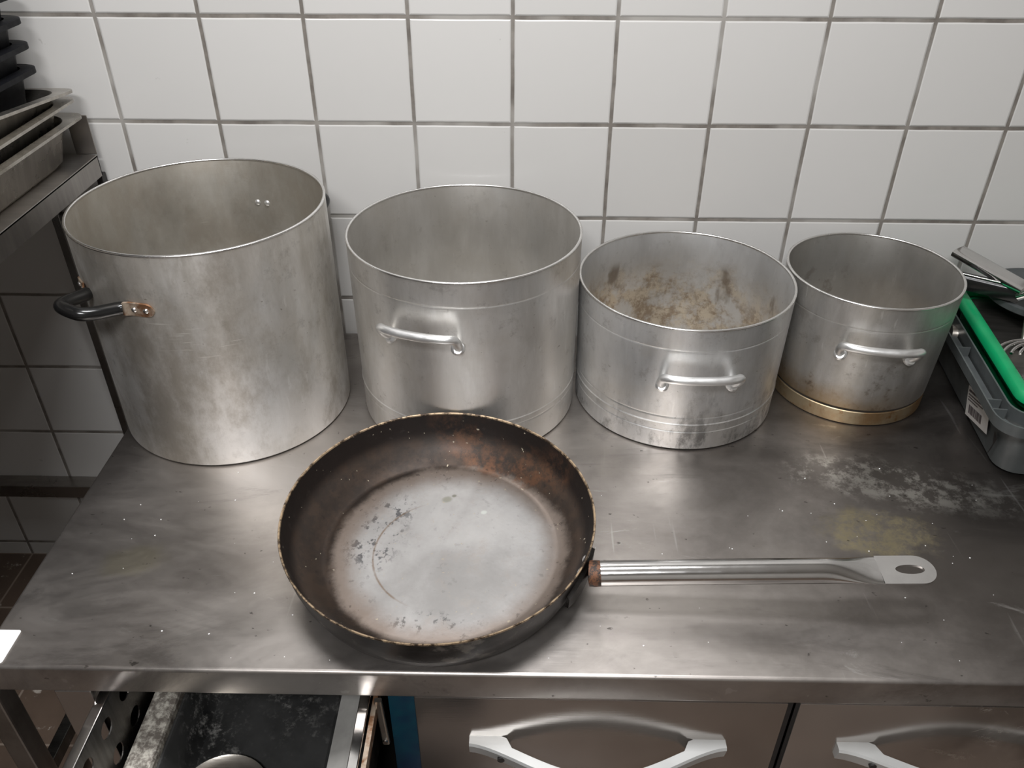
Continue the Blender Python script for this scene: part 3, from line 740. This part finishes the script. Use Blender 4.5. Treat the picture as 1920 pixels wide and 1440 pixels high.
for i, r in enumerate((.058, .047, .036, .025)):
    ps = []
    for k in range(22):
        a = math.radians(142-k*9.5)
        ps.append((r*math.cos(a)*.9, r*math.sin(a), .010+.004*i+.012*math.sin(math.radians(k*8))))
    obj('wire', tube(ps, .0023, 10), MAT['chrome'], cw, smooth=60)
obj('wire_collar', tube([(.045, -.052, .006), (.075, -.085, .010), (.12, -.13, .012)], [.009, .008, .008], 16), MAT['chrome'], cw, smooth=60)

# ------------------------------------------------------------------ rack on the left
rack = thing('storage_rack', 'steel storage rack left of the worktop holding trays and black boxes', 'rack', (0, 0, 0))
SZ1, SZ0, SXR, RY = .9228, .8895, -.656, -1.32  # shelf lengthened out of view to shade the lower left wall
sh = bmesh.new()
box(sh, -1.36, SXR, RY, -.021, SZ1-.004, SZ1, bev=.001)
box(sh, SXR-.002, SXR, RY, -.021, SZ0, SZ1-.001)
box(sh, -1.36, -1.358, RY, -.021, SZ0, SZ1-.001)
box(sh, -1.36, SXR, RY, RY+.002, SZ0, SZ1-.001)
box(sh, -1.36, SXR, -.023, -.021, SZ0, SZ1-.001)
obj('shelf', sh, MAT['rack'], rack)
shade_shelf = bmesh.new()  # added unseen upper shelf, keeps overhead light off the rack trays
box(shade_shelf, -1.36, SXR, RY, -.021, 1.496, 1.500, bev=.001)
box(shade_shelf, -1.36, SXR, RY, RY+.002, 1.467, 1.499)
box(shade_shelf, SXR-.002, SXR, RY, -.021, 1.467, 1.499)
obj('shelf', shade_shelf, MAT['rack'], rack)
for x, y in ((-.706, RY+.0305), (-1.34, RY+.0305), (-1.34, -.0405)):
    obj('shade_shelf_post', B(x-.016, x+.016, y-.016, y+.016, SZ1, 1.495, bev=.003), MAT['rack'], rack)  # posts carrying the added light-blocking shelf
for x, y in ((-.706, -.604), (-1.34, -.604), (-.706, RY+.03), (-1.34, RY+.03)):
    obj('leg', B(x-.016, x+.016, y-.016, y+.016, 0, SZ0+.028, bev=.003), MAT['rack'], rack)
obj('leg', B(-.764, -.750, -.020, -.006, 0, SZ0+.028, bev=.001), MAT['grimebox'], rack)
obj('leg', B(-1.347, -1.333, -.020, -.006, 0, SZ0+.028, bev=.001), MAT['grimebox'], rack)
obj('upright', B(SXR-.034, SXR-.001, -.0185, -.0165, SZ1, .984, bev=.0005), MAT['rack'], rack)
obj('shelf_shadow_strip', B(SXR-.013, SXR-.003, -.020, -.004, SZ0-.05, SZ0, bev=.001), MAT['dark'], rack)  # dark strip standing in for the shadow just below the shelf
obj('stretcher', B(-1.333, -.62, -.0335, -.0005, .201, .231, bev=.001), MAT['rack'], rack)
obj('stretcher', B(-.715, -.697, -.588, -.0335, .140, .165, bev=.001), MAT['grimebox'], rack)

# trays on the rack: rims point toward the worktop
TW_, TD_ = .325, .52
tx = -.6545-TW_/2; ty = -.0225-TD_/2
def gn(label, x, y, z, h, rot=(0, 0, 0)):
    t = thing('gastronorm_tray', label, 'tray', (x, y, z), group=None)
    t.rotation_euler = rot
    obj('basin', tray_bm(TW_, TD_, h, .045, .014, .001, .010), MAT['tray'], t, smooth=35)
    return t
gn('bottom steel tray of the stack, standing on the left rack shelf', tx, ty, SZ1+.0003, .066)
gn('middle steel tray nested in the bottom tray on the left rack', tx-.003, ty-.004, SZ1+.026, .066)
gn('top steel tray holding the black boxes, tilted up at its front', tx-.002, ty-.006, .9945, .058, (-.10, 0, 0))
for i in range(4):
    lab_ = ['lowest black plastic box of the nested stack in the top tray', 'second black plastic box from the bottom of the nested stack',
            'third black plastic box from the bottom of the nested stack', 'uppermost black plastic box of the nested stack on the left rack'][i]
    bx = thing('plastic_box', lab_, 'box', (-.8105, -.140, .9885+.0335*i), group='nested black boxes on the rack')
    obj('tub', loft([rr(.178, .170, .02, .0), rr(.184, .176, .022, .004), rr(.202, .194, .022, .070), rr(.198, .190, .022, .070), rr(.180, .172, .02, .006)]), MAT['blackplastic'], bx, smooth=35)
    obj('rim', loft([rr(.2015, .1935, .022, .066), rr(.228, .220, .026, .066), rr(.230, .222, .026, .0665), rr(.230, .222, .026, .0735), rr(.226, .218, .026, .0745), rr(.199, .191, .022, .0745), rr(.198, .190, .022, .066)], loop=True), MAT['blackplastic'], bx, smooth=35)

# ------------------------------------------------------------------ crumbs scattered on the worktop: too small and many to count
bm = bmesh.new(); random.seed(11)
for i in range(90):
    x, y = random.uniform(-.55, .66), random.uniform(-.715, -.36)
    if (x+.0825)**2+(y+.5317)**2 < .2**2 or any((x-a)**2+(y-b)**2 < r*r for a, b, r in ((-.4326, -.2096, .18), (-.0656, -.186, .175), (.2644, -.1745, .165), (.5545, -.145, .13))): continue
    s = random.uniform(.0003, .0009)
    b = bmesh.new(); bmesh.ops.create_icosphere(b, subdivisions=1, radius=s)
    for v in b.verts: v.co = (v.co.x*random.uniform(.8, 1.8), v.co.y*random.uniform(.8, 1.6), v.co.z*.6)
    add(bm, b, Matrix.Translation((x, y, T+s*.5)))
cr = tag(obj('crumbs', bm, MAT['paper']), 'tiny pale crumbs scattered over the steel worktop', 'crumbs'); cr['kind'] = 'stuff'
